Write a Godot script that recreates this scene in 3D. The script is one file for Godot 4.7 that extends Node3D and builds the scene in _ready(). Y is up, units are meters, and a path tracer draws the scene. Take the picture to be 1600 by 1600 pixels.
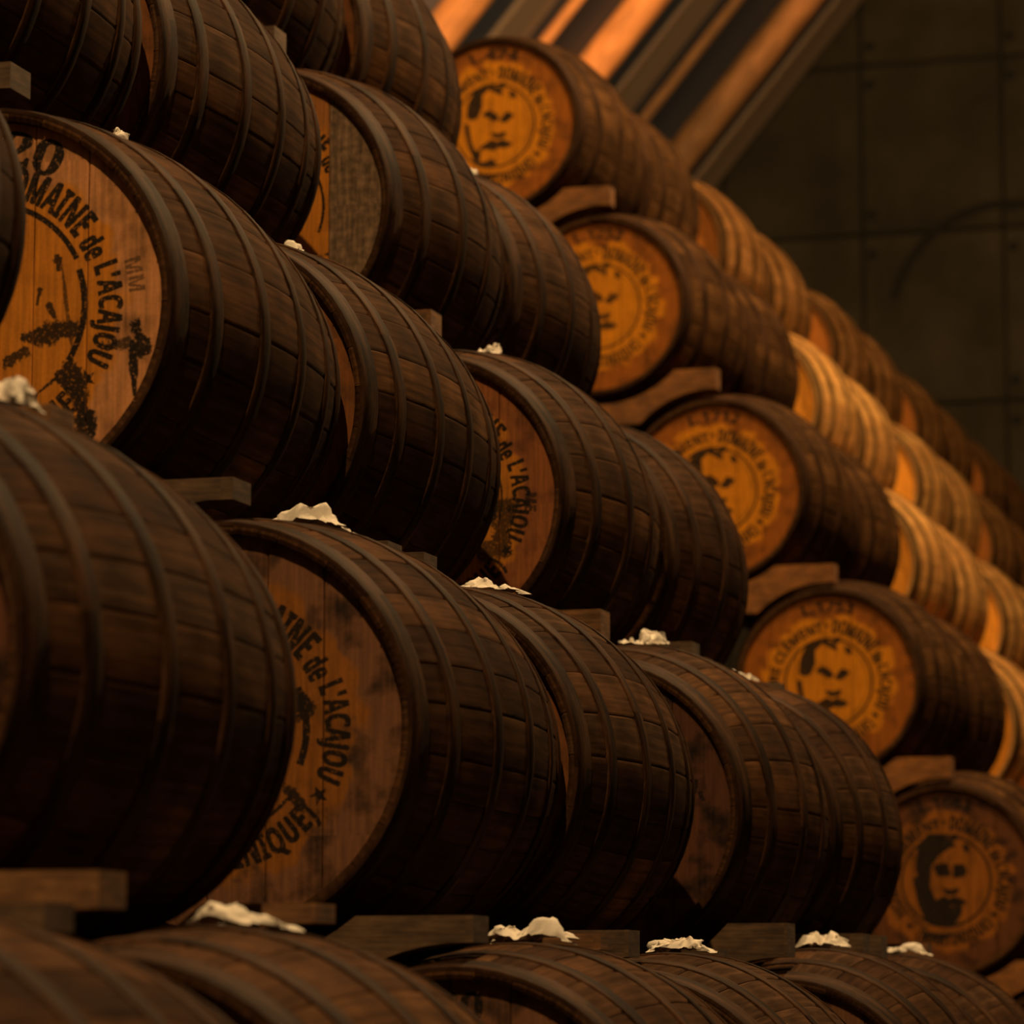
extends Node3D

# ---------------------------------------------------------------- measures
const ROW_Y := 0.3634            # axis of the second tier
const ROW_Z := -1.7138
const RISE := 0.5978             # one tier up
const BACK := 0.3487             # and this far back
const LEN := 0.78
const R_END := 0.28
const FULL := 0.3435             # widest radius, seen on most barrels
const SLIM := 0.318              # the barrels nearest the camera are slimmer
const HEAD_R := 0.264
const FLOOR_Y := -0.58
const WALL_X := 23.3
const N_STAVES := 26
const SLOPE := 1.19              # roof: y rises this much per metre of z
const ROOF_Y0 := 6.4
const ROOF_Z0 := -4.58
const RIDGE_Z := 0.5

const COLS := {"n": 2.38, "p": 3.215, "q": 4.474, "r": 5.314, "s": 6.506, "t": 7.353, "u": 10.554, "U": 11.394, "v": 12.544, "V": 13.384,
	"w": 14.7, "W": 15.54, "x": 16.8, "X": 17.64, "y": 18.9, "Y": 19.74, "z": 21.0, "Z": 21.84}
const TIERS := {1: "npqrstuU", 2: "pqrstuUvV", 3: "pqrstuUvVwWx", 4: "qrstuUvVwWxXy", 5: "rstuUvVwWxXyYz", 6: "tuUvVwWxXyYzZ"}

var mats := {}
var stave_mesh := {}
var stave_half := []
var hoop_mesh := {}
var mid_r := FULL
var board_mesh := []
var rear_mesh: ArrayMesh
var back_mesh: ArrayMesh
var rng := RandomNumberGenerator.new()
var used := {}
var heads := {}


func _ready() -> void:
	rng.seed = 7
	camera_and_light()
	materials()
	room()
	shapes()
	for t in TIERS:
		for c in TIERS[t]:
			barrel(t, c)
	for t in range(1, 6):
		for c in "npqrstuU":
			if TIERS[t].contains(c) and TIERS[t + 1].contains(c):
				if c == "u":
					chock(t, c, 0.004, 0.062)
				else:
					chock(t, c, 0.03, 0.10)
				if c != "u" and c != "U":
					chock(t, c, LEN - 0.10, LEN - 0.03)
	chock(1, "n", LEN - 0.10, LEN - 0.03)
	rags()


# ---------------------------------------------------------------- camera, sky, lamps
func camera_and_light() -> void:
	var cam := Camera3D.new()
	cam.name = "camera"
	add_child(cam)
	var fw := Vector3(0.95165933, 0.13666164, -0.27507839)
	cam.look_at_from_position(Vector3.ZERO, fw, Vector3.UP)
	var ph := CameraAttributesPhysical.new()
	ph.frustum_focal_length = 12.0 / (800.0 / 5582.9)
	ph.exposure_aperture = 3.9
	ph.frustum_focus_distance = 5.7
	cam.attributes = ph
	cam.fov = 2.0 * rad_to_deg(atan(800.0 / 5582.9))
	cam.near = 0.05
	cam.far = 100.0
	cam.current = true

	var env := Environment.new()
	env.background_mode = Environment.BG_COLOR
	env.background_color = Color(0.01, 0.01, 0.012)
	env.tonemap_mode = Environment.TONE_MAPPER_LINEAR
	env.tonemap_exposure = 1.0
	env.sdfgi_enabled = true
	env.ssao_enabled = true
	env.ssil_enabled = true
	var we := WorldEnvironment.new()
	we.name = "world_environment"
	we.environment = env
	add_child(we)

	var warm := Color(1.0, 0.82, 0.57)
	pendant(Vector3(-1.2, 6.2, -0.5), warm, 35.0, "warm pendant lamp hanging over the camera end of the aisle")
	pendant(Vector3(6.7, 6.2, -0.8), warm, 22.0, "warm pendant lamp hanging above the gap before the portrait barrels")
	pendant(Vector3(11.6, 5.6, -0.6), warm, 22.0, "warm pendant lamp hanging by the pale new barrels")
	floodlight(Vector3(15.9, 0.3, roof_z(0.3) + 0.6), Vector3(18.9, 6.0, -4.85), Color(1.0, 0.70, 0.42), 230.0)


func pendant(at: Vector3, c: Color, power: float, label: String) -> void:
	var root := thing("pendant_lamp", label, "lamp", at - Vector3(0, 0.09, 0))
	var st := SurfaceTool.new()
	st.begin(Mesh.PRIMITIVE_TRIANGLES)
	lathe_y(st, [Vector2(0.0, 0.0), Vector2(0.03, 0.008), Vector2(0.045, 0.03), Vector2(0.045, 0.055), Vector2(0.02, 0.1), Vector2(0.018, 0.13)], 20)
	var glow := StandardMaterial3D.new()
	glow.albedo_color = Color(0.9, 0.8, 0.6)
	glow.emission_enabled = true
	glow.emission = c
	glow.emission_energy_multiplier = 3.0
	part("bulb", st, glow, root)
	st = SurfaceTool.new()
	st.begin(Mesh.PRIMITIVE_TRIANGLES)
	lathe_y(st, [Vector2(0.17, 0.10), Vector2(0.172, 0.104), Vector2(0.10, 0.19), Vector2(0.03, 0.23), Vector2(0.03, 0.30), Vector2(0.0, 0.302)], 28)
	part("shade", st, flat(Color(0.10, 0.10, 0.10), 0.5, 0.4), root)
	st = SurfaceTool.new()
	st.begin(Mesh.PRIMITIVE_TRIANGLES)
	var top: float = roof_y(at.z) - at.y + 0.09
	lathe_y(st, [Vector2(0.006, 0.30), Vector2(0.006, top)], 8)
	part("cord", st, flat(Color(0.05, 0.05, 0.05), 0.7), root)
	var l := OmniLight3D.new()
	l.name = "bulb_light"
	l.light_color = c
	l.light_energy = power
	l.light_size = 0.045
	l.omni_range = 40.0
	l.omni_attenuation = 2.0
	l.shadow_enabled = true
	l.position = Vector3(0, 0.05, 0)
	root.add_child(l)


func floodlight(at: Vector3, to: Vector3, c: Color, power: float) -> void:
	var root := thing("floodlight", "warm floodlight behind the barrels aimed along the sloping rafters", "lamp", at)
	root.look_at_from_position(at, to, Vector3.UP)
	var st := SurfaceTool.new()
	st.begin(Mesh.PRIMITIVE_TRIANGLES)
	add_box(st, Vector3(-0.13, -0.10, 0.0), Vector3(0.13, 0.10, 0.09), 0.01)
	part("housing", st, flat(Color(0.08, 0.08, 0.08), 0.5, 0.5), root)
	st = SurfaceTool.new()
	st.begin(Mesh.PRIMITIVE_TRIANGLES)
	add_box(st, Vector3(-0.11, -0.08, -0.004), Vector3(0.11, 0.08, -0.001), 0.001)
	var glow := StandardMaterial3D.new()
	glow.albedo_color = Color(0.9, 0.8, 0.6)
	glow.emission_enabled = true
	glow.emission = c
	glow.emission_energy_multiplier = 3.0
	part("lens", st, glow, root)
	st = SurfaceTool.new()
	st.begin(Mesh.PRIMITIVE_TRIANGLES)
	add_box(st, Vector3(-0.02, at.y * -1.0 + FLOOR_Y, 0.03), Vector3(0.02, -0.09, 0.07), 0.004)
	var post := part("post", st, flat(Color(0.08, 0.08, 0.08), 0.5, 0.5), root)
	post.basis = root.basis.inverse()
	var l := SpotLight3D.new()
	l.name = "flood_light"
	l.light_color = c
	l.light_energy = power
	l.light_size = 0.08
	l.spot_angle = 20.0
	l.spot_range = 40.0
	l.spot_attenuation = 2.0
	l.shadow_enabled = true
	l.position = Vector3(0, 0, -0.03)
	root.add_child(l)


# ---------------------------------------------------------------- helpers
func numbered(called: String) -> String:
	used[called] = used.get(called, -1) + 1
	return called if used[called] == 0 else "%s_%03d" % [called, used[called]]


func thing(called: String, label: String, category: String, at := Vector3.ZERO, group := "") -> Node3D:
	var o := Node3D.new()
	o.name = numbered(called)
	add_child(o, true)
	o.position = at
	o.set_meta("label", label)
	o.set_meta("category", category)
	if group:
		o.set_meta("group", group)
	return o


func put(called: String, mesh: Mesh, m: Material, parent: Node) -> MeshInstance3D:
	var o := MeshInstance3D.new()
	o.name = called
	o.mesh = mesh
	o.material_override = m
	parent.add_child(o, true)
	return o


func part(called: String, st: SurfaceTool, m: Material, parent: Node) -> MeshInstance3D:
	return put(called, st.commit(), m, parent)


func struct(called: String, st: SurfaceTool, m: Material, label: String) -> MeshInstance3D:
	var o := part(called, st, m, self)
	o.set_meta("kind", "structure")
	o.set_meta("label", label)
	return o


func flat(c: Color, rough := 0.8, metal := 0.0) -> StandardMaterial3D:
	var m := StandardMaterial3D.new()
	m.albedo_color = c
	m.roughness = rough
	m.metallic = metal
	return m


# triangle whose winding follows the normal it is given (front faces clockwise)
func tri(st: SurfaceTool, p: Array, n: Array, uv: Array) -> void:
	var g: Vector3 = (p[1] - p[0]).cross(p[2] - p[0])
	var order := [0, 1, 2]
	if g.dot(n[0] + n[1] + n[2]) > 0.0:
		order = [0, 2, 1]
	for i in order:
		st.set_normal(n[i])
		st.set_uv(uv[i])
		st.add_vertex(p[i])


func quad(st: SurfaceTool, a: Vector3, b: Vector3, c: Vector3, d: Vector3, na: Vector3, nb: Vector3, nc: Vector3, nd: Vector3, ua := Vector2.ZERO, ub := Vector2.ZERO, uc := Vector2.ZERO, ud := Vector2.ZERO) -> void:
	tri(st, [a, b, c], [na, nb, nc], [ua, ub, uc])
	tri(st, [a, c, d], [na, nc, nd], [ua, uc, ud])


func fquad(st: SurfaceTool, a: Vector3, b: Vector3, c: Vector3, d: Vector3, n: Vector3) -> void:
	var ax := absf(n.x)
	var ay := absf(n.y)
	var az := absf(n.z)
	var uvs := []
	for p in [a, b, c, d]:
		uvs.append(Vector2(p.z, p.y) if ax > ay and ax > az else (Vector2(p.x, p.z) if ay > az else Vector2(p.x, p.y)))
	quad(st, a, b, c, d, n, n, n, n, uvs[0], uvs[1], uvs[2], uvs[3])


# box with chamfered edges
func add_box(st: SurfaceTool, lo: Vector3, hi: Vector3, ch: float) -> void:
	var c := (lo + hi) * 0.5
	var h := (hi - lo) * 0.5
	var axes := [Vector3.RIGHT, Vector3.UP, Vector3.BACK]
	for i in 3:
		var u: Vector3 = axes[(i + 1) % 3]
		var v: Vector3 = axes[(i + 2) % 3]
		var w: Vector3 = axes[i]
		var hu: float = h[(i + 1) % 3] - ch
		var hv: float = h[(i + 2) % 3] - ch
		for s in [-1.0, 1.0]:
			var o: Vector3 = c + w * h[i] * s
			fquad(st, o - u * hu - v * hv, o + u * hu - v * hv, o + u * hu + v * hv, o - u * hu + v * hv, w * s)
		# edges running along w
		var hw: float = h[i] - ch
		for s in [-1.0, 1.0]:
			for q in [-1.0, 1.0]:
				var a: Vector3 = c + u * s * h[(i + 1) % 3] + v * q * hv
				var b: Vector3 = c + u * s * hu + v * q * h[(i + 2) % 3]
				fquad(st, a - w * hw, b - w * hw, b + w * hw, a + w * hw, (u * s + v * q).normalized())
	for sx in [-1.0, 1.0]:
		for sy in [-1.0, 1.0]:
			for sz in [-1.0, 1.0]:
				var s := Vector3(sx, sy, sz)
				var pts := []
				for i in 3:
					var p := Vector3(h.x - ch, h.y - ch, h.z - ch)
					p[i] = h[i]
					pts.append(c + p * s)
				var n := s.normalized()
				tri(st, pts, [n, n, n], [Vector2.ZERO, Vector2.ZERO, Vector2.ZERO])


func lathe_y(st: SurfaceTool, prof: Array, seg: int) -> void:
	for i in prof.size() - 1:
		var a: Vector2 = prof[i]
		var b: Vector2 = prof[i + 1]
		var nn := Vector2(b.y - a.y, -(b.x - a.x)).normalized()
		for k in seg:
			var t0 := TAU * k / seg
			var t1 := TAU * (k + 1) / seg
			var d0 := Vector3(cos(t0), 0, sin(t0))
			var d1 := Vector3(cos(t1), 0, sin(t1))
			var n0 := d0 * nn.x + Vector3.UP * nn.y
			var n1 := d1 * nn.x + Vector3.UP * nn.y
			quad(st, d0 * a.x + Vector3.UP * a.y, d1 * a.x + Vector3.UP * a.y, d1 * b.x + Vector3.UP * b.y, d0 * b.x + Vector3.UP * b.y, n0, n1, n1, n0)


# a flat outline in the (z, y) plane given counter-clockwise or clockwise, pulled along x
func prism(st: SurfaceTool, poly: PackedVector2Array, x0: float, x1: float) -> void:
	var ids := Geometry2D.triangulate_polygon(poly)
	for k in range(0, ids.size(), 3):
		for e in [[x0, Vector3.LEFT], [x1, Vector3.RIGHT]]:
			var p := []
			var uv := []
			for j in 3:
				var q := poly[ids[k + j]]
				p.append(Vector3(e[0], q.y, q.x))
				uv.append(q)
			tri(st, p, [e[1], e[1], e[1]], uv)
	var area := 0.0
	for i in poly.size():
		area += poly[i].cross(poly[(i + 1) % poly.size()])
	for i in poly.size():
		var a := poly[i]
		var b := poly[(i + 1) % poly.size()]
		var n2 := Vector2((b - a).y, -(b - a).x).normalized() * signf(area)
		var n := Vector3(0, n2.y, n2.x)
		var run := Vector2(x1 - x0, 0)
		quad(st, Vector3(x0, a.y, a.x), Vector3(x0, b.y, b.x), Vector3(x1, b.y, b.x), Vector3(x1, a.y, a.x), n, n, n, n,
			Vector2(0, 0), Vector2(0, a.distance_to(b)), Vector2(0, a.distance_to(b)) + run, run)


# ---------------------------------------------------------------- materials
func noise(freq: float, s: int, oct := 3) -> FastNoiseLite:
	var n := FastNoiseLite.new()
	n.seed = s
	n.noise_type = FastNoiseLite.TYPE_SIMPLEX_SMOOTH
	n.frequency = freq
	n.fractal_octaves = oct
	return n


func grain_texture(w: int, h: int, s: int, lo: float, hi: float) -> ImageTexture:
	var a := noise(0.02, s, 4)
	var b := noise(0.012, s + 1, 3)
	var d := noise(0.09, s + 2, 2)
	var data := PackedByteArray()
	data.resize(w * h * 3)
	var k := 0
	for y in h:
		for x in w:
			var v := 0.5 + 0.55 * a.get_noise_2d(x * 0.22, y * 5.0) + 0.55 * b.get_noise_2d(x, y * 1.4) + 0.2 * d.get_noise_2d(x * 0.3, y * 2.0)
			v = clampf(lo + (hi - lo) * v, 0.0, 1.0)
			data[k] = int(255.0 * v)
			data[k + 1] = int(255.0 * clampf(v * 0.985, 0, 1))
			data[k + 2] = int(255.0 * clampf(v * 0.96, 0, 1))
			k += 3
	var im := Image.create_from_data(w, h, false, Image.FORMAT_RGB8, data)
	return ImageTexture.create_from_image(im)


func mottle_texture(size: int, s: int, lo: float, hi: float) -> ImageTexture:
	var a := noise(0.012, s, 5)
	var d := noise(0.15, s + 2, 2)
	var data := PackedByteArray()
	data.resize(size * size)
	var k := 0
	for y in size:
		for x in size:
			var v := 0.5 + 0.75 * a.get_noise_2d(x, y) + 0.25 * d.get_noise_2d(x, y)
			data[k] = int(255.0 * clampf(lo + (hi - lo) * v, 0.0, 1.0))
			k += 1
	return ImageTexture.create_from_image(Image.create_from_data(size, size, false, Image.FORMAT_L8, data))


func materials() -> void:
	var grain := grain_texture(512, 256, 11, 0.56, 0.98)
	var fine := grain_texture(512, 256, 31, 0.72, 1.0)
	var soft := mottle_texture(256, 15, 0.7, 1.0)
	var spots := mottle_texture(256, 5, 0.35, 1.0)
	var tones := {
		"old": [Color8(92, 64, 43), Color8(99, 68, 45), Color8(84, 58, 39), Color8(107, 74, 47), Color8(93, 67, 48), Color8(76, 51, 35)],
		"aged": [Color8(96, 66, 40), Color8(104, 72, 43), Color8(88, 61, 37), Color8(108, 75, 45), Color8(98, 69, 43), Color8(84, 57, 35)],
		"tan": [Color8(146, 102, 58), Color8(140, 98, 56), Color8(150, 106, 62), Color8(136, 94, 52), Color8(144, 101, 60), Color8(130, 89, 50)],
		"new": [Color8(214, 158, 92), Color8(208, 152, 88), Color8(218, 164, 96), Color8(204, 147, 84), Color8(212, 156, 91), Color8(200, 144, 82)]}
	for kind in tones:
		mats[kind] = []
		for i in tones[kind].size():
			var m := StandardMaterial3D.new()
			m.albedo_color = tones[kind][i]
			m.albedo_texture = grain if kind == "old" or kind == "aged" else fine
			m.uv1_scale = Vector3(0.9, 2.6, 1)
			m.uv1_offset = Vector3(0.137 * i, 0.271 * i, 0)
			m.roughness = 0.85
			m.metallic_specular = 0.12
			mats[kind].append(m)
	for e in [["hoop_old", Color8(82, 55, 36), 0.7, 0.0], ["hoop_tan", Color8(100, 70, 40), 0.7, 0.0], ["hoop_new", Color8(150, 112, 66), 0.65, 0.0]]:
		var m := StandardMaterial3D.new()
		m.albedo_color = e[1]
		m.albedo_texture = spots
		m.uv1_scale = Vector3(3, 12, 1)
		m.roughness = e[2]
		m.metallic_specular = 0.15
		m.metallic = e[3]
		mats[e[0]] = m
	mats.chock = []
	for i in 4:
		var m := StandardMaterial3D.new()
		m.albedo_color = [Color8(164, 104, 44), Color8(150, 96, 42), Color8(150, 106, 66), Color8(116, 90, 66)][i]
		m.albedo_texture = grain
		m.uv1_triplanar = true
		m.uv1_scale = Vector3(2.2, 5, 2.2)
		m.roughness = 0.85
		mats.chock.append(m)
	mats.rag = flat(Color8(250, 240, 226), 0.95)
	mats.rag.albedo_texture = mottle_texture(128, 9, 0.85, 1.0)
	mats.rag.uv1_scale = Vector3(2, 2, 1)
	mats.concrete = []
	for i in 3:
		var m := StandardMaterial3D.new()
		m.albedo_color = [Color8(74, 64, 45), Color8(70, 61, 43), Color8(78, 68, 49)][i]
		m.albedo_texture = soft
		m.uv1_triplanar = true
		m.uv1_world_triplanar = true
		m.uv1_scale = Vector3(0.45, 0.45, 0.45)
		m.uv1_offset = Vector3(0.3 * i, 0.1 * i, 0)
		m.roughness = 0.9
		mats.concrete.append(m)
	mats.floor = flat(Color8(44, 40, 36), 0.85)
	mats.beam = StandardMaterial3D.new()
	mats.beam.albedo_color = Color8(206, 150, 96)
	mats.beam.albedo_texture = fine
	mats.beam.uv1_scale = Vector3(0.6, 2.0, 1)
	mats.beam.roughness = 0.7
	mats.board = flat(Color8(200, 168, 140), 0.85)
	mats.grey_wood = mats.chock[1].duplicate()
	mats.grey_wood.albedo_color = Color8(150, 120, 92)
	mats.grey_wood.uv1_scale = Vector3(4, 2, 12)
	mats.roof = flat(Color8(92, 98, 112), 0.85)
	mats.dark = flat(Color8(26, 20, 16), 0.9)


# ---------------------------------------------------------------- the hall
func roof_y(z: float) -> float:
	return ROOF_Y0 + SLOPE * ((z if z < RIDGE_Z else 2.0 * RIDGE_Z - z) - ROOF_Z0)


func roof_z(y: float) -> float:
	return ROOF_Z0 + (y - ROOF_Y0) / SLOPE


func room() -> void:
	var z0 := roof_z(FLOOR_Y)
	var z1 := 2.0 * RIDGE_Z - z0
	var st := SurfaceTool.new()
	st.begin(Mesh.PRIMITIVE_TRIANGLES)
	add_box(st, Vector3(-6.2, FLOOR_Y - 0.2, z0 - 0.4), Vector3(WALL_X + 0.3, FLOOR_Y, z1 + 0.4), 0.005)
	struct("floor", st, mats.floor, "grey concrete floor under the bottom row of barrels")
	for w in [["wall_back", WALL_X + 0.04, WALL_X + 0.3, "dim concrete end wall of large cast panels behind the barrels"], ["wall_front", -6.2, -6.0, "plain concrete wall at the near end of the hall"]]:
		st = SurfaceTool.new()
		st.begin(Mesh.PRIMITIVE_TRIANGLES)
		prism(st, PackedVector2Array([Vector2(z0 - 0.3, FLOOR_Y), Vector2(z1 + 0.3, FLOOR_Y), Vector2(RIDGE_Z, roof_y(RIDGE_Z) + 0.3)]), w[1], w[2])
		var wall := struct(w[0], st, mats.concrete[1] if w[0] == "wall_front" else mats.dark, w[3])
		if w[0] == "wall_back":
			wall_panels(wall)
	# roof slabs with real thickness
	for side in [[z0, RIDGE_Z, "ceiling"], [z1, RIDGE_Z, "ceiling_far"]]:
		st = SurfaceTool.new()
		st.begin(Mesh.PRIMITIVE_TRIANGLES)
		var up := 0.25
		prism(st, PackedVector2Array([Vector2(side[0], FLOOR_Y), Vector2(side[1], roof_y(RIDGE_Z)), Vector2(side[1], roof_y(RIDGE_Z) + up), Vector2(side[0], FLOOR_Y + up)]), -6.2, WALL_X + 0.3)
		struct(side[2], st, mats.roof, "dark sloping roof boards between the rafters" if side[2] == "ceiling" else "dark sloping roof on the other side of the hall")
	# rafters on the near slope that the picture looks along
	var inward := Vector3(0, -1, SLOPE).normalized()
	var along := Vector3(0, SLOPE, 1).normalized()
	var i := 0
	for x in [11.1, 13.3, 15.5, 17.70, 19.82, 22.06]:
		rafter(x, inward, along, i)
		i += 1


func rafter(x: float, inward: Vector3, along: Vector3, i: int) -> void:
	var names := ["nearest", "second", "third", "fourth", "fifth", "last"]
	var a := Vector3(0, -0.3, roof_z(-0.3))
	var length := (roof_y(RIDGE_Z) + 0.3) / SLOPE * sqrt(1.0 + SLOPE * SLOPE) - 0.3
	for e in [["round_rafter", "round timber rafter, %s up the slope towards the end wall" % names[i], -0.01, 0.108, 0.11, mats.beam, true], ["board_rafter", "flat grey board beside the %s round rafter" % names[i], 0.99, 0.20, 0.03, mats.board, false], ["thin_pole", "thin round timber pole after the %s round rafter" % names[i], 1.36, 0.034, 0.06, mats.beam, true]]:
		var st := SurfaceTool.new()
		st.begin(Mesh.PRIMITIVE_TRIANGLES)
		var c: Vector3 = a + Vector3(x + e[2], 0, 0)
		var prof := []
		if e[6]:
			for k in 21:
				var t := TAU * k / 20.0
				var d := Vector3(-cos(t), 0, 0) + inward * sin(t)
				prof.append([d * e[3] + inward * e[4], d])
		else:
			prof = [[Vector3(-e[3], 0, 0), Vector3.LEFT], [Vector3(-e[3], 0, 0) + inward * e[4], Vector3.LEFT], [Vector3(-e[3], 0, 0) + inward * e[4], inward], [Vector3(e[3], 0, 0) + inward * e[4], inward],
				[Vector3(e[3], 0, 0) + inward * e[4], Vector3.RIGHT], [Vector3(e[3], 0, 0), Vector3.RIGHT]]
		var steps := 8
		for s in steps:
			var f: Vector3 = c + along * length * s / steps
			var g: Vector3 = c + along * length * (s + 1) / steps
			for k in prof.size() - 1:
				var p: Array = prof[k]
				var q: Array = prof[k + 1]
				if p[0].is_equal_approx(q[0]):
					continue
				var u0: float = length * s / steps
				var u1: float = length * (s + 1) / steps
				quad(st, f + p[0], f + q[0], g + q[0], g + p[0], p[1], q[1], q[1], p[1], Vector2(u0, k * 0.05), Vector2(u0, k * 0.05 + 0.05), Vector2(u1, k * 0.05 + 0.05), Vector2(u1, k * 0.05))
		var o := part(numbered(e[0]), st, e[5], self)
		o.set_meta("kind", "structure")
		o.set_meta("label", e[1])


func wall_panels(wall: Node) -> void:
	var meshes := []
	for k in 1:
		var st := SurfaceTool.new()
		st.begin(Mesh.PRIMITIVE_TRIANGLES)
		add_box(st, Vector3(0, -0.577, -0.467), Vector3(0.04, 0.577, 0.467), 0.012)
		meshes.append(st.commit())
	var plug := SurfaceTool.new()
	plug.begin(Mesh.PRIMITIVE_TRIANGLES)
	for k in 12:
		var t0 := TAU * k / 12.0
		var t1 := TAU * (k + 1) / 12.0
		var n := Vector3.LEFT
		tri(plug, [Vector3.ZERO, Vector3(0, cos(t0), sin(t0)) * 0.032, Vector3(0, cos(t1), sin(t1)) * 0.032], [n, n, n], [Vector2.ZERO, Vector2.ZERO, Vector2.ZERO])
		quad(plug, Vector3(0, cos(t0), sin(t0)) * 0.032, Vector3(0, cos(t1), sin(t1)) * 0.032, Vector3(0.006, cos(t1) * 0.036, sin(t1) * 0.036), Vector3(0.006, cos(t0) * 0.036, sin(t0) * 0.036), n, n, n, n)
	var pm := plug.commit()
	for r in range(-6, 4):
		for c in range(-5, 8):
			var y := 5.715 + 1.17 * r
			var z := -3.805 + 0.95 * c
			if y < FLOOR_Y or y - 0.6 > roof_y(z + 0.475):
				continue
			var o := put("wall_panel", meshes[0], mats.concrete[(r * 5 + c * 3 + 40) % 3], wall)
			o.position = Vector3(WALL_X - rng.randf() * 0.006, y, z)
			for s in [-1.0, 1.0]:
				var q := put("tie_hole", pm, mats.dark, o)
				q.position = Vector3(-0.004, 0.45 * s, -0.41)
	# the round mark that shows on the wall at the right
	var st := SurfaceTool.new()
	st.begin(Mesh.PRIMITIVE_TRIANGLES)
	var cen := Vector3(WALL_X - 0.008, 4.5, -3.3)
	for k in 20:
		var t0 := deg_to_rad(14.0 + 5.0 * k)
		var t1 := deg_to_rad(19.0 + 5.0 * k)
		for e in [[0.76, 0.82]]:
			var a := Vector3(0, sin(t0), -cos(t0))
			var b := Vector3(0, sin(t1), -cos(t1))
			fquad(st, cen + a * e[0], cen + a * e[1], cen + b * e[1], cen + b * e[0], Vector3.LEFT)
	part("round_stain", st, flat(Color8(36, 29, 20), 0.95), wall).set_meta("label", "dark arc shaped stain on the concrete")


# ---------------------------------------------------------------- barrel shapes
func prof_r(s: float) -> float:
	var u := 2.0 * s / LEN - 1.0
	return R_END + (mid_r - R_END) * (1.0 - u * u)


func prof_n(s: float) -> Vector2:
	var dr := -(mid_r - R_END) * 2.0 * (2.0 * s / LEN - 1.0) * 2.0 / LEN
	return Vector2(-dr, 1.0).normalized()


func radial(f: float) -> Vector3:
	return Vector3(0, cos(f), sin(f))


func shapes() -> void:
	var base := TAU / N_STAVES
	for k in [1.22, 1.0, 0.78]:
		stave_half.append(base * k * 0.5)
	for w in [FULL, SLIM]:
		mid_r = w
		stave_mesh[w] = []
		hoop_mesh[w] = []
		for k in stave_half:
			stave_mesh[w].append(make_stave(k))
		hoops(w)
	var edges := [-0.3, -0.178, -0.098, -0.012, 0.07, 0.15, 0.3]
	for i in 6:
		board_mesh.append(make_board(edges[i], edges[i + 1]))
	var st := SurfaceTool.new()
	st.begin(Mesh.PRIMITIVE_TRIANGLES)
	var x := LEN * 0.5 - 0.036
	for k in 32:
		var a := radial(TAU * k / 32.0) * (HEAD_R + 0.004)
		var b := radial(TAU * (k + 1) / 32.0) * (HEAD_R + 0.004)
		var n := Vector3.RIGHT
		var o := Vector3(x, 0, 0)
		tri(st, [o, o + a, o + b], [n, n, n], [Vector2.ZERO, Vector2(a.y, a.z), Vector2(b.y, b.z)])
	rear_mesh = st.commit()
	st = SurfaceTool.new()
	st.begin(Mesh.PRIMITIVE_TRIANGLES)
	for k in 32:
		var a := radial(TAU * k / 32.0) * (HEAD_R + 0.006)
		var b := radial(TAU * (k + 1) / 32.0) * (HEAD_R + 0.006)
		var o := Vector3(-LEN * 0.5 + 0.036, 0, 0)
		tri(st, [o, o + a, o + b], [Vector3.LEFT, Vector3.LEFT, Vector3.LEFT], [Vector2.ZERO, Vector2(a.y, a.z), Vector2(b.y, b.z)])
		quad(st, o + a, o + b, o + b + Vector3(0.01, 0, 0), o + a + Vector3(0.01, 0, 0), a.normalized(), b.normalized(), b.normalized(), a.normalized())
	back_mesh = st.commit()


func hoops(w: float) -> void:
	for h in [[0.0, 0.05], [0.115, 0.152], [0.285, 0.322], [LEN - 0.322, LEN - 0.285], [LEN - 0.152, LEN - 0.115], [LEN - 0.05, LEN]]:
		hoop_mesh[w].append(make_hoop(h[0], h[1]))


func girth(c: String) -> float:
	return SLIM if "npqr".contains(c) else FULL


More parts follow.
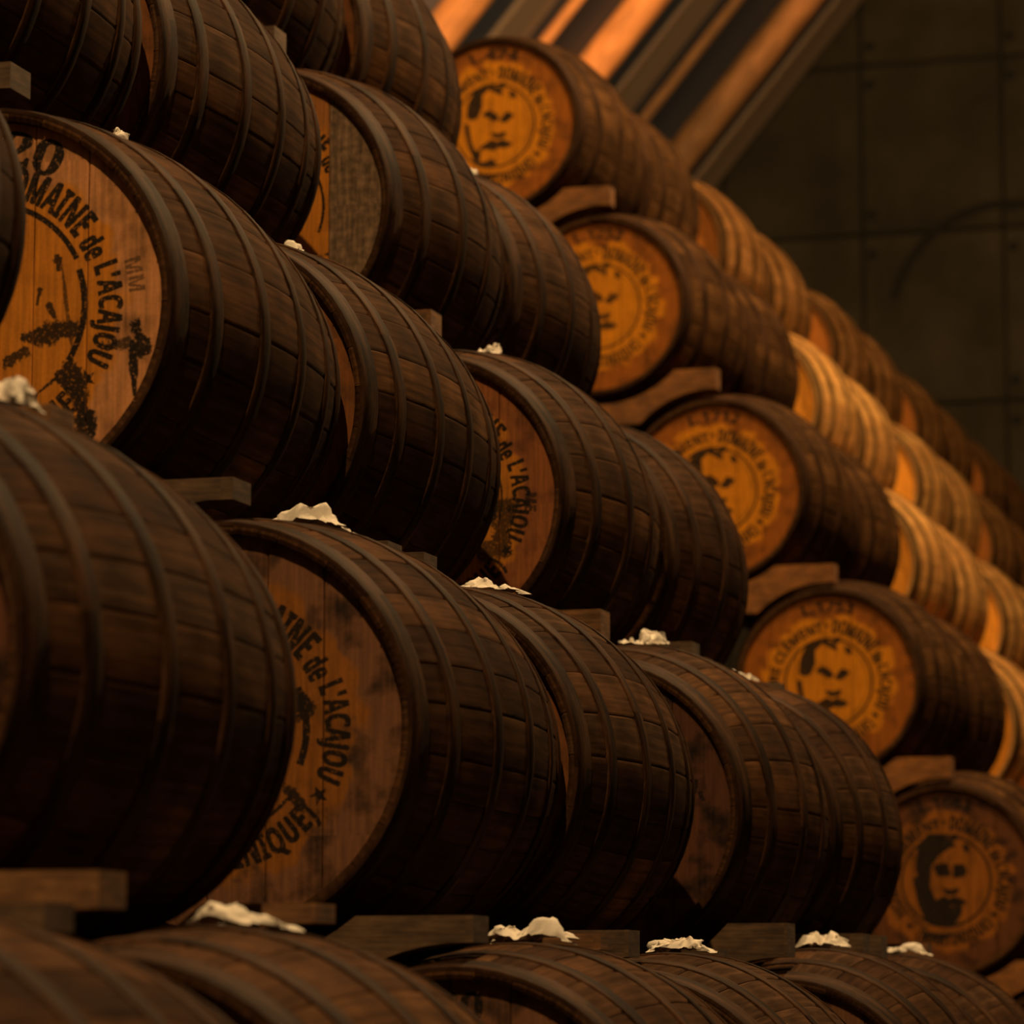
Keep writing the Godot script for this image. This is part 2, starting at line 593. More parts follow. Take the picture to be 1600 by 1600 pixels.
func make_stave(h: float) -> ArrayMesh:
	var st := SurfaceTool.new()
	st.begin(Mesh.PRIMITIVE_TRIANGLES)
	var g := 0.0018
	var fs := [-h + g, -h * 0.86, 0.0, h * 0.86, h - g]
	var drop := [0.002, 0.0, 0.0, 0.0, 0.002]
	var rings := 10
	var pts := []
	var nrm := []
	for i in rings + 1:
		var s := LEN * i / rings
		var row := []
		var rn := []
		for j in 5:
			var d := radial(fs[j])
			var n2 := prof_n(s)
			row.append(Vector3(s - LEN * 0.5, 0, 0) + d * (prof_r(s) - drop[j]))
			var tilt: float = [-0.35, 0.0, 0.0, 0.0, 0.35][j]
			rn.append((Vector3(n2.x, 0, 0) + radial(fs[j] + tilt) * n2.y).normalized())
		pts.append(row)
		nrm.append(rn)
	for i in rings:
		var u0 := LEN * i / rings
		var u1 := LEN * (i + 1) / rings
		for j in 4:
			var v0: float = fs[j] * 0.31
			var v1: float = fs[j + 1] * 0.31
			quad(st, pts[i][j], pts[i][j + 1], pts[i + 1][j + 1], pts[i + 1][j], nrm[i][j], nrm[i][j + 1], nrm[i + 1][j + 1], nrm[i + 1][j], Vector2(u0, v0), Vector2(u0, v1), Vector2(u1, v1), Vector2(u1, v0))
		for j in [0, 4]:
			var d := radial(fs[j])
			var side := Vector3(0, -sin(fs[j]), cos(fs[j])) * signf(fs[j])
			quad(st, pts[i][j], pts[i + 1][j], pts[i + 1][j] - d * 0.012, pts[i][j] - d * 0.012, side, side, side, side, Vector2(u0, 0), Vector2(u1, 0), Vector2(u1, 0.02), Vector2(u0, 0.02))
	# chime ends: bevelled rim and the inside down to the head
	for e in [[0, -1.0], [rings, 1.0]]:
		var n := Vector3(e[1], 0, 0)
		for j in 4:
			var o0: Vector3 = pts[e[0]][j]
			var o1: Vector3 = pts[e[0]][j + 1]
			var d0 := radial(fs[j])
			var d1 := radial(fs[j + 1])
			var m0 := o0 - d0 * 0.008
			var m1 := o1 - d1 * 0.008
			var r_in := HEAD_R + 0.002
			var i0 := Vector3(o0.x - e[1] * 0.004, 0, 0) + d0 * r_in
			var i1 := Vector3(o1.x - e[1] * 0.004, 0, 0) + d1 * r_in
			var k0 := i0 - n * 0.03
			var k1 := i1 - n * 0.03
			quad(st, o0, o1, m1, m0, n, n, n, n, Vector2(0, 0), Vector2(0, 0.04), Vector2(0.01, 0.04), Vector2(0.01, 0))
			var nb0: Vector3 = (n - d0 * 0.7).normalized()
			var nb1: Vector3 = (n - d1 * 0.7).normalized()
			quad(st, m0, m1, i1, i0, nb0, nb1, nb1, nb0, Vector2(0.01, 0), Vector2(0.01, 0.04), Vector2(0.03, 0.04), Vector2(0.03, 0))
			quad(st, i0, i1, k1, k0, -d0, -d1, -d1, -d0, Vector2(0.03, 0), Vector2(0.03, 0.04), Vector2(0.06, 0.04), Vector2(0.06, 0))
	return st.commit()


func make_hoop(s0: float, s1: float) -> ArrayMesh:
	var st := SurfaceTool.new()
	st.begin(Mesh.PRIMITIVE_TRIANGLES)
	var prof := [[s0, -0.004, Vector2(-1, 0.0)], [s0, 0.001, Vector2(-1, 0.3)], [s0 + 0.0015, 0.0019, Vector2(-0.3, 1)], [lerpf(s0, s1, 0.5), 0.0021, Vector2(0, 1)], [s1 - 0.0015, 0.0019, Vector2(0.3, 1)], [s1, 0.001, Vector2(1, 0.3)], [s1, -0.004, Vector2(1, 0.0)]]
	var seg := 56
	for i in prof.size() - 1:
		var a: Array = prof[i]
		var b: Array = prof[i + 1]
		var ra: float = prof_r(a[0]) + a[1]
		var rb: float = prof_r(b[0]) + b[1]
		var na: Vector2 = a[2].normalized()
		var nb: Vector2 = b[2].normalized()
		for k in seg:
			var d0 := radial(TAU * k / seg)
			var d1 := radial(TAU * (k + 1) / seg)
			var xa := Vector3(a[0] - LEN * 0.5, 0, 0)
			var xb := Vector3(b[0] - LEN * 0.5, 0, 0)
			quad(st, xa + d0 * ra, xa + d1 * ra, xb + d1 * rb, xb + d0 * rb, Vector3(na.x, 0, 0) + d0 * na.y, Vector3(na.x, 0, 0) + d1 * na.y, Vector3(nb.x, 0, 0) + d1 * nb.y, Vector3(nb.x, 0, 0) + d0 * nb.y,
				Vector2(k / float(seg), a[0]), Vector2((k + 1) / float(seg), a[0]), Vector2((k + 1) / float(seg), b[0]), Vector2(k / float(seg), b[0]))
	return st.commit()


func make_board(z0: float, z1: float) -> ArrayMesh:
	var st := SurfaceTool.new()
	st.begin(Mesh.PRIMITIVE_TRIANGLES)
	var x := -LEN * 0.5 + 0.022
	var r := HEAD_R + 0.008
	var a := maxf(z0, -r) + 0.0008
	var b := minf(z1, r) - 0.0008
	var bev := 0.003
	var zs := [a, a + bev]
	var n := 9
	var t0 := acos((a + bev) / r)
	var t1 := acos((b - bev) / r)
	for i in range(1, n):
		zs.append(r * cos(lerpf(t0, t1, i / float(n))))
	zs.append(b - bev)
	zs.append(b)
	for i in zs.size() - 1:
		var za: float = zs[i]
		var zb: float = zs[i + 1]
		var ya := sqrt(maxf(r * r - za * za, 0.0))
		var yb := sqrt(maxf(r * r - zb * zb, 0.0))
		var xa := x + (bev * 0.6 if i == 0 else 0.0)
		var xb := x + (bev * 0.6 if i == zs.size() - 2 else 0.0)
		var na := Vector3(-1, 0, -0.5).normalized() if i == 0 else Vector3.LEFT
		var nb := Vector3(-1, 0, 0.5).normalized() if i == zs.size() - 2 else Vector3.LEFT
		var f := func(z: float, y: float) -> Vector2: return Vector2(0.5 + z / 0.54, 0.5 - y / 0.54)
		quad(st, Vector3(xa, -ya, za), Vector3(xa, ya, za), Vector3(xb, yb, zb), Vector3(xb, -yb, zb), na, na, nb, nb, f.call(za, -ya), f.call(za, ya), f.call(zb, yb), f.call(zb, -yb))
	for e in [[a, -1.0], [b, 1.0]]:
		var y := sqrt(maxf(r * r - e[0] * e[0], 0.0))
		fquad(st, Vector3(x + bev * 0.6, -y, e[0]), Vector3(x + bev * 0.6, y, e[0]), Vector3(x + 0.02, y, e[0]), Vector3(x + 0.02, -y, e[0]), Vector3(0, 0, e[1]))
	return st.commit()


# ---------------------------------------------------------------- printed heads
const PX := 600
const SPAN := 0.54
var mask := PackedByteArray()
var base_v := PackedFloat32Array()
var wear_v := PackedFloat32Array()
var edge_v := PackedFloat32Array()


func head_base() -> void:
	base_v.resize(PX * PX)
	wear_v.resize(PX * PX)
	edge_v.resize(PX * PX)
	var a := noise(0.02, 71, 4)
	var b := noise(0.011, 72, 4)
	var c := noise(0.12, 73, 3)
	var k := 0
	for y in PX:
		for x in PX:
			base_v[k] = a.get_noise_2d(x * 5.0, y * 0.25)
			edge_v[k] = b.get_noise_2d(x, y)
			wear_v[k] = c.get_noise_2d(x, y)
			k += 1


func px(p: Vector2) -> Vector2:      # metres (right, up) to pixels
	return Vector2((0.5 + p.x / SPAN) * PX, (0.5 - p.y / SPAN) * PX)


func fill(p: Array, v := 255) -> void:   # one triangle, in pixels
	var a: Vector2 = p[0]
	var b: Vector2 = p[1]
	var c: Vector2 = p[2]
	var x0 := maxi(0, int(floor(minf(a.x, minf(b.x, c.x)))))
	var x1 := mini(PX - 1, int(ceil(maxf(a.x, maxf(b.x, c.x)))))
	var y0 := maxi(0, int(floor(minf(a.y, minf(b.y, c.y)))))
	var y1 := mini(PX - 1, int(ceil(maxf(a.y, maxf(b.y, c.y)))))
	for y in range(y0, y1 + 1):
		for x in range(x0, x1 + 1):
			var q := Vector2(x + 0.5, y + 0.5)
			var s0 := (b - a).cross(q - a)
			var s1 := (c - b).cross(q - b)
			var s2 := (a - c).cross(q - c)
			if (s0 >= 0 and s1 >= 0 and s2 >= 0) or (s0 <= 0 and s1 <= 0 and s2 <= 0):
				mask[y * PX + x] = maxi(mask[y * PX + x], v)


func fill_poly(pts: PackedVector2Array, v := 255) -> void:
	var ids := Geometry2D.triangulate_polygon(pts)
	for k in range(0, ids.size(), 3):
		fill([px(pts[ids[k]]), px(pts[ids[k + 1]]), px(pts[ids[k + 2]])], v)


func ring(r0: float, r1: float, a0: float, a1: float, v := 255) -> void:   # angles clockwise from the top
	var n := int(absf(a1 - a0) / 5.0) + 1
	for i in n:
		var t0 := deg_to_rad(lerpf(a0, a1, i / float(n)))
		var t1 := deg_to_rad(lerpf(a0, a1, (i + 1) / float(n)))
		var d0 := Vector2(sin(t0), cos(t0))
		var d1 := Vector2(sin(t1), cos(t1))
		fill([px(d0 * r0), px(d0 * r1), px(d1 * r1)], v)
		fill([px(d0 * r0), px(d1 * r1), px(d1 * r0)], v)


func stroke(a: Vector2, b: Vector2, w0: float, w1: float, v := 255) -> void:
	var n := (b - a).orthogonal().normalized()
	fill_poly(PackedVector2Array([a + n * w0, b + n * w1, b - n * w1, a - n * w0]), v)


func blot(a: Vector2, b: Vector2, w0: float, w1: float, v := 255) -> void:   # a stain with ragged soft edges
	var pa := px(a)
	var pb := px(b)
	var k := PX / SPAN
	var pad := maxf(w0, w1) * k * 1.9 + 2.0
	var lo := pa.min(pb) - Vector2(pad, pad)
	var hi := pa.max(pb) + Vector2(pad, pad)
	for y in range(maxi(0, int(lo.y)), mini(PX - 1, int(hi.y)) + 1):
		for x in range(maxi(0, int(lo.x)), mini(PX - 1, int(hi.x)) + 1):
			var q := Vector2(x + 0.5, y + 0.5)
			var ab := pb - pa
			var t := clampf((q - pa).dot(ab) / maxf(ab.length_squared(), 1e-6), 0.0, 1.0)
			var w := lerpf(w0, w1, t) * k * (1.0 + 0.45 * wear_v[y * PX + x] + 1.5 * edge_v[y * PX + x])
			var d := (q - (pa + ab * t)).length()
			var ink := clampf((w - d) / maxf(w * 0.35, 1.5) + 0.5, 0.0, 1.0)
			mask[y * PX + x] = maxi(mask[y * PX + x], int(v * ink))


func word(text: String, r: float, h: float, a0: float, a1: float, font_name: String, inward := false, v := 255, bold := 1.0) -> void:
	var tm := TextMesh.new()
	var f := SystemFont.new()
	f.font_names = [font_name]
	f.font_weight = 700
	tm.font = f
	tm.font_size = 64
	tm.pixel_size = 0.01
	tm.depth = 0.0
	tm.text = text
	tm.curve_step = 2.0
	var arr := tm.get_mesh_arrays()
	if arr.is_empty():
		return
	var vs: PackedVector3Array = arr[Mesh.ARRAY_VERTEX]
	var ids: PackedInt32Array = arr[Mesh.ARRAY_INDEX] if arr[Mesh.ARRAY_INDEX] != null else PackedInt32Array(range(vs.size()))
	var lo := Vector2(1e9, 1e9)
	var hi := -lo
	for q in vs:
		lo = lo.min(Vector2(q.x, q.y))
		hi = hi.max(Vector2(q.x, q.y))
	var sx := deg_to_rad(a1 - a0) / maxf(hi.x - lo.x, 1e-6)
	var sy := h / maxf(hi.y - lo.y, 1e-6)
	var w := []
	for q in vs:
		var t := deg_to_rad(a0) + (q.x - lo.x) * sx
		var rr := r - h * 0.5 + (q.y - lo.y) * sy
		if inward:
			t = deg_to_rad(a1) - (q.x - lo.x) * sx
			rr = r + h * 0.5 - (q.y - lo.y) * sy
		w.append(px(Vector2(sin(t), cos(t)) * rr))
	for k in range(0, ids.size(), 3):
		for o in [Vector2.ZERO, Vector2(1.2, 0.5), Vector2(-1.2, -0.5), Vector2(-0.5, 1.2), Vector2(0.5, -1.2)]:
			fill([w[ids[k]] + o * bold, w[ids[k + 1]] + o * bold, w[ids[k + 2]] + o * bold], v)


func star(a: float, r: float, size: float) -> void:
	var c := Vector2(sin(deg_to_rad(a)), cos(deg_to_rad(a))) * r
	var pts := PackedVector2Array()
	for i in 10:
		var t := TAU * i / 10.0 + deg_to_rad(a)
		pts.append(c + Vector2(sin(t), cos(t)) * (size if i % 2 == 0 else size * 0.42))
	fill_poly(pts)


func portrait(heavy: bool) -> void:
	var polys := [
		[-215, 80, -205, 180, -150, 290, -90, 310, -60, 280, -105, 250, -105, 150, -140, 70, -190, 60],
		[-95, 310, -20, 285, 60, 240, 60, 265, 0, 305, -60, 322],
		[30, 310, 80, 335, 88, 305, 50, 290], [140, 265, 168, 230, 152, 205, 130, 240],
		[-90, 92, -40, 118, 14, 84, 32, 50, 0, 38, -40, 66], [52, 36, 100, 98, 152, 74, 122, 44, 82, 22],
		[-20, -58, 30, -74, 92, -58, 72, -92, 10, -98],
		[-122, -180, -60, -138, -10, -116, 20, -142, 60, -118, 142, -155, 92, -177, 30, -168, 0, -192, -60, -176],
		[-235, 20, -212, 20, -190, -120, -138, -262, -154, -274, -204, -150],
		[-165, -190, -112, -200, -122, -262, -152, -254],
		[-142, -272, -82, -292, -20, -268, 12, -300, -50, -326, -122, -312],
		[-156, -376, -140, -398, 0, -412, 34, -378, 0, -392, -110, -384]]
	if heavy:
		polys.append([-200, 250, -205, -50, -150, -250, -60, -320, 40, -325, 100, -240, 110, -190, 20, -196, -80, -150, -125, -40, -110, 110, -50, 190, 40, 250, 0, 330, -120, 335])
		polys.append([-80, 110, 10, 120, 20, 40, -60, 40])
		polys.append([60, 110, 130, 110, 140, 40, 60, 30])
	for p in polys:
		var pts := PackedVector2Array()
		for i in range(0, p.size(), 2):
			pts.append(Vector2(p[i], p[i + 1]) * 0.00041)
		fill_poly(pts)
		for i in pts.size():
			stroke(pts[i], pts[(i + 1) % pts.size()], 0.0034, 0.0034)


func lettering(r: float, off: float) -> void:
	word("HOMÈRE CLÉMENT", r + 0.004, 0.040, 228 + off, 350 + off, "Droid Sans")
	star(355 + off, r + 0.004, 0.009)
	word("DOMAINE", r + 0.003, 0.043, 1 + off, 51 + off, "Droid Sans")
	word("de", r - 0.002, 0.036, 55 + off, 65 + off, "Droid Sans")
	word("L'ACAJOU", r, 0.045, 69 + off, 114 + off, "Droid Sans")
	star(121.5 + off, r + 0.004, 0.014)
	word("(MARTINIQUE)", r + 0.008, 0.043, 129 + off, 205 + off, "Droid Sans", true)
	star(216 + off, r + 0.004, 0.014)


func head_material(which: String) -> StandardMaterial3D:
	if heads.has(which):
		return heads[which]
	if base_v.is_empty():
		head_base()
	mask = PackedByteArray()
	mask.resize(PX * PX)
	var printed := not which.begins_with("plain")
	var amber := Color8(206, 128, 38)
	var outer := Color8(176, 112, 62)
	var dirt := 0.35
	if printed:
		var laid: Array = {"twenty": [0.180, 3.0], "ringed": [0.166, 0.0], "smudged": [0.190, 0.0], "grey_board": [0.178, 0.5]}.get(which, [0.169, 4.0])
		lettering(laid[0], laid[1])
	match which:
		"twenty":
			outer = Color8(204, 140, 88)
			word("1420", 0.229, 0.050, -19, 28, "Droid Serif")
			ring(0.145, 0.153, 0, 64)
			ring(0.142, 0.151, 70, 122)
			word("MM", 0.224, 0.024, 74, 86, "Droid Sans", false, 120, 0.2)
			blot(Vector2(0.056, -0.043), Vector2(0.128, -0.036), 0.0100, 0.0100, 220)
			blot(Vector2(0.112, 0.058), Vector2(0.131, -0.078), 0.0015, 0.0030, 150)
			blot(Vector2(0.126, -0.082), Vector2(0.136, -0.114), 0.0120, 0.0100, 230)
			blot(Vector2(0.136, -0.114), Vector2(0.151, -0.151), 0.0080, 0.0150, 240)
			blot(Vector2(0.151, -0.151), Vector2(0.154, -0.195), 0.0140, 0.0060, 255)
			blot(Vector2(0.126, -0.096), Vector2(0.110, -0.099), 0.0120, 0.0090, 235)
			blot(Vector2(0.110, -0.099), Vector2(0.079, -0.122), 0.0050, 0.0030, 230)
			blot(Vector2(0.079, -0.122), Vector2(0.072, -0.147), 0.0030, 0.0030, 210)
			blot(Vector2(0.176, -0.064), Vector2(0.214, -0.055), 0.0120, 0.0080, 170)
			blot(Vector2(0.220, -0.031), Vector2(0.236, -0.065), 0.0100, 0.0130, 250)
			blot(Vector2(0.218, -0.056), Vector2(0.222, -0.129), 0.0060, 0.0020, 255)
			blot(Vector2(0.080, 0.024), Vector2(0.076, 0.004), 0.0030, 0.0020, 210)
			blot(Vector2(0.094, 0.001), Vector2(0.102, -0.015), 0.0030, 0.0020, 210)
			blot(Vector2(0.033, -0.073), Vector2(0.056, -0.061), 0.0120, 0.0080, 200)
			blot(Vector2(0.107, 0.067), Vector2(0.107, 0.053), 0.007, 0.006, 220)
		"ringed":
			amber = Color8(150, 92, 34)
			outer = Color8(128, 86, 60)
			dirt = 0.75
			ring(0.123, 0.131, 0, 55)
			ring(0.122, 0.132, 64, 112)
			blot(Vector2(0.115, 0.05), Vector2(0.125, 0.025), 0.008, 0.010, 240)
			blot(Vector2(0.105, -0.09), Vector2(0.06, -0.13), 0.005, 0.004, 240)
			blot(Vector2(0.106, -0.085), Vector2(0.118, -0.10), 0.010, 0.006, 220)
			word("1420", 0.228, 0.042, -24, 8, "Droid Serif")
		"smudged":
			outer = Color8(160, 95, 52)
			ring(0.142, 0.149, 60, 108)
			ring(0.154, 0.158, 72, 108)
			blot(Vector2(0.165, -0.02), Vector2(0.15, -0.075), 0.018, 0.03, 180)
			blot(Vector2(0.13, -0.09), Vector2(0.115, -0.105), 0.016, 0.012, 160)
			word("ME", 0.214, 0.022, 88, 97, "Droid Sans", false, 170)
		"grey_board":
			outer = Color8(176, 112, 54)
			ring(0.136, 0.142, 66, 112)
			blot(Vector2(0.115, -0.115), Vector2(0.10, -0.13), 0.015, 0.014, 230)
		"plain_old":
			amber = Color8(140, 82, 34)
			outer = Color8(130, 78, 38)
		"plain_blotchy":
			amber = Color8(106, 64, 40)
			outer = Color8(98, 60, 42)
			dirt = 0.9
			blot(Vector2(0.15, 0.09), Vector2(0.155, 0.08), 0.006, 0.004, 240)
			blot(Vector2(0.19, 0.05), Vector2(0.192, 0.035), 0.006, 0.004, 240)
			blot(Vector2(0.205, 0.03), Vector2(0.208, 0.02), 0.004, 0.004, 220)
			blot(Vector2(0.12, 0.13), Vector2(0.125, 0.125), 0.004, 0.003, 220)
		"plain_tan":
			amber = Color8(168, 96, 22)
			outer = Color8(160, 92, 24)
			dirt = 0.15
		"plain_new":
			amber = Color8(240, 156, 44)
			outer = Color8(236, 150, 42)
			dirt = 0.1
		_:
			var heavy := which == "portrait_dark"
			if heavy:
				dirt = 0.7
			outer = Color8(158, 88, 18)
			amber = Color8(214, 132, 14) if not heavy else Color8(150, 88, 22)
			if heavy:
				outer = Color8(104, 60, 30)
			ring(0.130, 0.137, 0, 360)
			if not heavy:
				ring(0.119, 0.122, 20, 160, 120)
			else:
				ring(0.146, 0.152, 200, 330, 160)
			portrait(heavy)
			var text: String = {"portrait_first": "L.474", "portrait_faded": "L.1252", "portrait_round": "L.1712", "portrait_clear": "L.1753", "portrait_dark": "L.1663"}[which]
			word(text, 0.232, 0.036, -20, 20, "Droid Sans")
	var data := PackedByteArray()
	data.resize(PX * PX * 3)
	var hashed := absi(which.hash()) % 1000
	var sh := hashed % PX
	var soak: float = {"portrait_faded": 0.25, "portrait_dark": -0.1}.get(which, 0.05)
	var k := 0
	for y in PX:
		var ym := (0.5 - (y + 0.5) / PX) * SPAN
		var row := ((y + sh) % PX) * PX
		for x in PX:
			var xm := ((x + 0.5) / PX - 0.5) * SPAN
			var j := row + (x + sh * 3) % PX
			var e := edge_v[j]
			var r := sqrt(xm * xm + ym * ym)
			var t := clampf((r + e * 0.03 - 0.195) * 80.0, 0.0, 1.0)
			var c := amber.lerp(outer, t)
			var v := 0.92 + 0.16 * base_v[j] - dirt * maxf(0.0, e + 0.05) * (0.35 + 0.65 * t) + 0.05 * wear_v[j]
			var m := mask[y * PX + x]
			if m > 0:
				var ink := m / 255.0 * clampf(1.0 - (wear_v[j] + soak - 0.3) * 2.4, 0.15, 1.0)
				c = c.lerp(Color8(26, 18, 12), ink * 0.93)
			data[k] = int(clampf(c.r * v, 0, 1) * 255.0)
			data[k + 1] = int(clampf(c.g * v, 0, 1) * 255.0)
			data[k + 2] = int(clampf(c.b * v, 0, 1) * 255.0)
			k += 3
	var mm := StandardMaterial3D.new()
	mm.albedo_texture = ImageTexture.create_from_image(Image.create_from_data(PX, PX, false, Image.FORMAT_RGB8, data))
	mm.roughness = 0.7
	mm.metallic_specular = 0.3
	heads[which] = mm
	return mm


# ---------------------------------------------------------------- barrels in their places
const ROWS := {1: "bottom row", 2: "second row up", 3: "third row up", 4: "fourth row up", 5: "fifth row up", 6: "top row"}
const PAIRS := {"n": "front one of the pair nearest the camera", "p": "rear one of the pair nearest the camera", "q": "front one of the second pair along", "r": "rear one of the second pair along",
	"s": "front one of the pair before the aisle gap", "t": "rear one of the pair before the aisle gap", "u": "front one of the pair beyond the aisle gap", "U": "rear one of the pair beyond the aisle gap",
	"v": "front one of the second pair beyond the gap", "V": "rear one of the second pair beyond the gap", "w": "front one of the third pair beyond the gap", "W": "rear one of the third pair beyond the gap",
	"x": "front one of the fourth pair beyond the gap", "X": "rear one of the fourth pair beyond the gap", "y": "front one of the fifth pair beyond the gap", "Y": "rear one of the fifth pair beyond the gap",
	"z": "front one of the pair nearest the concrete wall", "Z": "rear one of the pair nearest the concrete wall"}
const HEADS := {"3q": "twenty", "2q": "ringed", "3s": "smudged", "4s": "grey_board", "6u": "portrait_first", "5u": "portrait_faded", "4u": "portrait_round", "3u": "portrait_clear", "2u": "portrait_dark", "2s": "plain_blotchy", "2p": "plain_blotchy", "1q": "ringed", "1s": "ringed"}
const SHIFT := {"3q": [-0.006, -0.003, -0.008, 0.028], "5u": [-0.005, -0.004, -0.004, -0.03], "6u": [0, 0, 0, -0.02], "2q": [0.01, 0.002, -0.007, 0.013], "2p": [0.011, -0.011, 0.004, -0.014], "2r": [-0.004, 0.002, 0.004, -0.002],
	"2s": [-0.013, -0.002, -0.001, -0.015], "4s": [0, 0.002, 0.004, -0.015], "3r": [0.01, -0.004, -0.004, 0.0], "4r": [0.006, -0.002, -0.002, -0.008], "2u": [0, 0.001, -0.001, -0.01],
	"4q": [-0.035, 0, 0, 0], "5s": [-0.04, 0, 0, 0], "3s": [-0.01, 0.002, 0.002, 0.0],
	"1p": [0.055, 0.0, -0.012, 0.03], "1q": [-0.02, 0.002, -0.006, 0.012]}


func axis_of(t: int, c: String) -> Vector3:
	return Vector3(COLS[c], ROW_Y + (t - 2) * RISE, ROW_Z - (t - 2) * BACK)


func barrel_kind(t: int, c: String) -> String:
	if "npqrst".contains(c):
		return "old"
	if "uU".contains(c):
		return "aged"
	return "new" if t >= 2 and t <= 5 and "vVwW".contains(c) else "tan"


func barrel_label(t: int, c: String) -> String:
	var look: String = {"old": "dark oak barrel", "aged": "brown oak barrel", "tan": "tan oak barrel", "new": "pale new oak barrel"}[barrel_kind(t, c)]
	match str(t) + c:
		"3q":
			return "dark barrel with black 20 and black drips on its stencilled amber head"
		"4s":
			return "dark barrel with one grey board at the edge of its stencilled head"
		"3s":
			return "dark barrel with smudged lettering on its stencilled head, third row up before the gap"
		"2q":
			return "dark barrel with crisp black ring lettering on its dim head, second row up"
		"6u":
			return "brown barrel with a thin-lined bearded portrait on its amber head, top row"
		"5u":
			return "brown barrel with a faded portrait on its blotchy amber head, fifth row up"
		"4u":
			return "brown barrel with half-hidden portrait head, fourth row up beyond the gap"
		"3u":
			return "brown barrel with a clear moustached portrait on its head, third row up"
		"2u":
			return "brown barrel with the darkest bearded portrait on its head, second row up"
	return "%s, %s, %s" % [look, PAIRS[c], ROWS[t]]


func barrel(t: int, c: String) -> void:
	var key := str(t) + c
	var wide := girth(c)
	var kind := barrel_kind(t, c)
	var a := axis_of(t, c)
	var s: Array = SHIFT.get(key, [0.0, 0.0, 0.0, rng.randf_range(-0.005, 0.005)])
	var root := thing("barrel", barrel_label(t, c), "barrel", a + Vector3(LEN * 0.5 + s[0], s[1] - wide, s[2]), {"old": "dark barrels on this side of the aisle gap", "aged": "brown barrels beyond the aisle gap", "tan": "tan barrels towards the concrete wall", "new": "pale new barrels beyond the aisle gap"}[kind])
	root.rotation.y = s[3]
	var mid := Vector3(0, wide, 0)
	var order := []
	for k in 8:
		order.append_array([0, 2])
	for k in N_STAVES - 16:
		order.append(1)
	for k in range(order.size() - 1, 0, -1):
		var j := rng.randi_range(0, k)
		var swap: int = order[k]
		order[k] = order[j]
		order[j] = swap
	var ang := rng.randf() * TAU
	for k in order:
		var o := put("stave", stave_mesh[wide][k], mats[kind][rng.randi() % mats[kind].size()], root)
		o.position = mid
		o.rotation.x = ang + stave_half[k]
		o.scale = Vector3(1, 1, 1) * rng.randf_range(0.9965, 1.0)
		ang += 2.0 * stave_half[k]
	for h in hoop_mesh[wide]:
		var o := put("hoop", h, mats["hoop_%s" % ("old" if kind == "aged" else kind)], root)
		o.position = mid
		o.rotation.x = rng.randf() * TAU
	var face: String = HEADS.get(key, "plain_new" if kind == "new" else ("plain_tan" if kind == "tan" else "plain_old"))
	var head := put("head", back_mesh, mats[kind][1], root)
	head.position = mid
	for i in board_mesh.size():
		var m: Material = head_material(face)
		if face == "grey_board" and i == 5:
			m = mats.grey_wood
		var o := put("head_board", board_mesh[i], m, head)
		o.position = Vector3(rng.randf_range(0, 0.0015), 0, 0)
		if m == mats.grey_wood:
			o.set_meta("label", "grey head board")
	put("rear_head", rear_mesh, mats[kind][0], root).position = mid


# ---------------------------------------------------------------- chocks and rags
func arc(c: Vector2, r: float, from: Vector2, to: Vector2, n: int) -> PackedVector2Array:
	var a0 := (from - c).angle()
	var a1 := (to - c).angle()
	var d := wrapf(a1 - a0, -PI, PI)
	var out := PackedVector2Array()
	for i in n + 1:
		var t := a0 + d * i / n
		out.append(c + Vector2(cos(t), sin(t)) * r)
	return out


func chock(t: int, c: String, s0: float, s1: float) -> void:
	var a := axis_of(t, c)
	mid_r = girth(c)
	var slack := 0.0
	for k in [str(t) + c, str(t + 1) + c]:
		var sh: Array = SHIFT.get(k, [0.0, 0.0, 0.0, 0.005])
		slack = maxf(slack, Vector2(sh[1], sh[2]).length() * 0.8 + absf(sh[3]) * 0.22 + absf(sh[0]) * 0.3)
	var r := maxf(prof_r(s0), prof_r(s1)) + 0.005 + minf(slack, 0.026)
	var up := Vector2(-BACK, RISE)
	var lift := 0.056 if girth(c) == FULL else (0.034 if s0 < 0.3 else 0.024)
	var top := r + lift + rng.randf_range(-0.004, 0.008)
	var right := 0.012 + rng.randf_range(-0.015, 0.02)
	var yl := 0.216
	var ux := -BACK + sqrt(maxf(r * r - pow(RISE - top, 2), 0.0))
	var poly := PackedVector2Array()
	poly.append(Vector2(right, top))
	poly.append_array(arc(Vector2.ZERO, r, Vector2(right, sqrt(r * r - right * right)), Vector2(-sqrt(r * r - yl * yl), yl), 8))
	poly.append(Vector2(-0.39, yl))
	poly.append_array(arc(up, r, Vector2(-0.39, RISE - sqrt(r * r - pow(0.39 - BACK, 2))), Vector2(ux, top), 8))
	var st := SurfaceTool.new()
	st.begin(Mesh.PRIMITIVE_TRIANGLES)
	prism(st, poly, s0, s1)
	var o := part(numbered("chock"), st, mats.chock[rng.randi() % 2 + (0 if c == "u" or c == "U" else 2)], self)
	o.position = a
	o.set_meta("label", "chock on the %s of %s, %s" % ["head end" if s0 < 0.3 else "far end", PAIRS[c].replace("front one of", "front barrel of").replace("rear one of", "rear barrel of").replace("of the ", "of ").replace("beyond the gap", "past the gap").replace("beyond the aisle gap", "past the gap").replace("nearest the camera", "nearest the camera"), ROWS[t].replace(" up", "")])
	o.set_meta("category", "chock")
	o.set_meta("group", "wooden chocks between the rows of barrels")


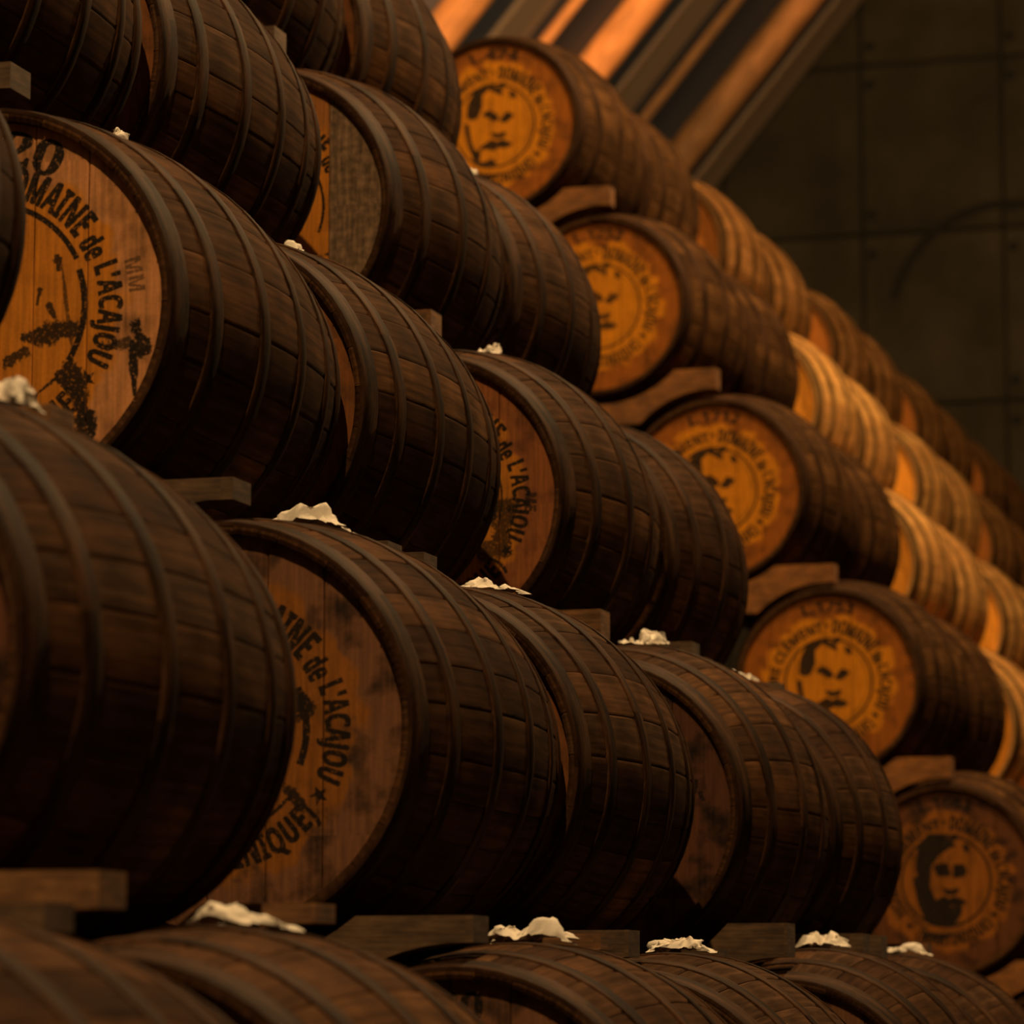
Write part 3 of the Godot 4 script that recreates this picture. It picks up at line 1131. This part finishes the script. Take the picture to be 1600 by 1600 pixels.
func rags() -> void:
	# tier, column, turn round the barrel, length along z, width along x, height
	var list := [[1, "p", 3.0, 0.14, 0.09, 0.022], [1, "q", 0.0, 0.15, 0.09, 0.034], [1, "r", 0.0, 0.12, 0.09, 0.028], [1, "s", 0.0, 0.13, 0.09, 0.030], [1, "t", 2.0, 0.12, 0.08, 0.022],
		[2, "p", 14.0, 0.08, 0.08, 0.030], [2, "q", -1.0, 0.17, 0.09, 0.034], [2, "r", 2.0, 0.16, 0.09, 0.024], [2, "s", 0.0, 0.11, 0.08, 0.034], [2, "t", 1.0, 0.08, 0.06, 0.026], [2, "U", 0.0, 0.07, 0.06, 0.02],
		[3, "q", 8.0, 0.05, 0.06, 0.026], [3, "r", 2.0, 0.08, 0.06, 0.026], [3, "s", 4.0, 0.06, 0.06, 0.030], [3, "t", 4.0, 0.07, 0.05, 0.020], [4, "t", 10.0, 0.07, 0.06, 0.024]]
	for e in list:
		rag(e[0], e[1], e[2], e[3], e[4], e[5])


func rag(t: int, c: String, turn: float, lz: float, lx: float, high: float) -> void:
	var n1 := noise(1.0, t * 31 + c.unicode_at(0), 3)
	var nx := 16
	var nz := 26
	var pts := []
	for i in nx + 1:
		var row := []
		for j in nz + 1:
			var u := i / float(nx) * 2.0 - 1.0
			var v := j / float(nz) * 2.0 - 1.0
			var ripple := 0.75 + 0.35 * n1.get_noise_2d(u * 1.4 + 7.0, v * 1.4)
			var z := v * lz * 0.5 * ripple + 0.012 * n1.get_noise_2d(u * 2.0, v + 30.0)
			var x := u * lx * 0.5 * (0.75 + 0.35 * n1.get_noise_2d(v * 1.4 + 17.0, u)) + 0.012 * n1.get_noise_2d(v * 2.0, u + 60.0)
			var f := deg_to_rad(turn) + z / girth(c)
			var edge := (1.0 - u * u) * (1.0 - v * v)
			var fold := 0.5 + 0.9 * n1.get_noise_2d(u * 0.5 + 3.0, v * 0.9 + 11.0) + 0.3 * n1.get_noise_2d(u * 1.2, v * 1.8)
			var lift := 0.003 + high * clampf(fold, 0.0, 1.2) * (0.35 + 0.65 * minf(1.0, edge * 2.0)) + 0.0025 * n1.get_noise_2d(u * 4.0, v * 4.0)
			row.append(Vector3(x, 0, 0) + radial(f) * (girth(c) + maxf(lift, 0.004)))
		pts.append(row)
	var st := SurfaceTool.new()
	st.begin(Mesh.PRIMITIVE_TRIANGLES)
	for i in nx:
		for j in nz:
			for q in [[[i, j], [i + 1, j], [i + 1, j + 1]], [[i, j], [i + 1, j + 1], [i, j + 1]]]:
				for w in q:
					st.set_uv(Vector2(w[0] / float(nx), w[1] / float(nz)))
					st.set_smooth_group(0)
					st.add_vertex(pts[w[0]][w[1]])
	st.generate_normals()
	var o := part(numbered("rag"), st, mats.rag, self)
	var sh: Array = SHIFT.get(str(t) + c, [0.0, 0.0, 0.0, 0.0])
	o.position = axis_of(t, c) + Vector3(LEN * 0.5 + sh[0], sh[1], sh[2])
	o.set_meta("label", "crumpled white rag on the %s, %s" % [PAIRS[c].replace("front one of", "front barrel of").replace("rear one of", "rear barrel of").replace("of the ", "of ").replace("beyond the gap", "past the gap").replace("beyond the aisle gap", "past the gap").replace("nearest the camera", "nearest the camera"), ROWS[t]])
	o.set_meta("category", "rag")
	o.set_meta("group", "white rags over the bungs of the barrels")
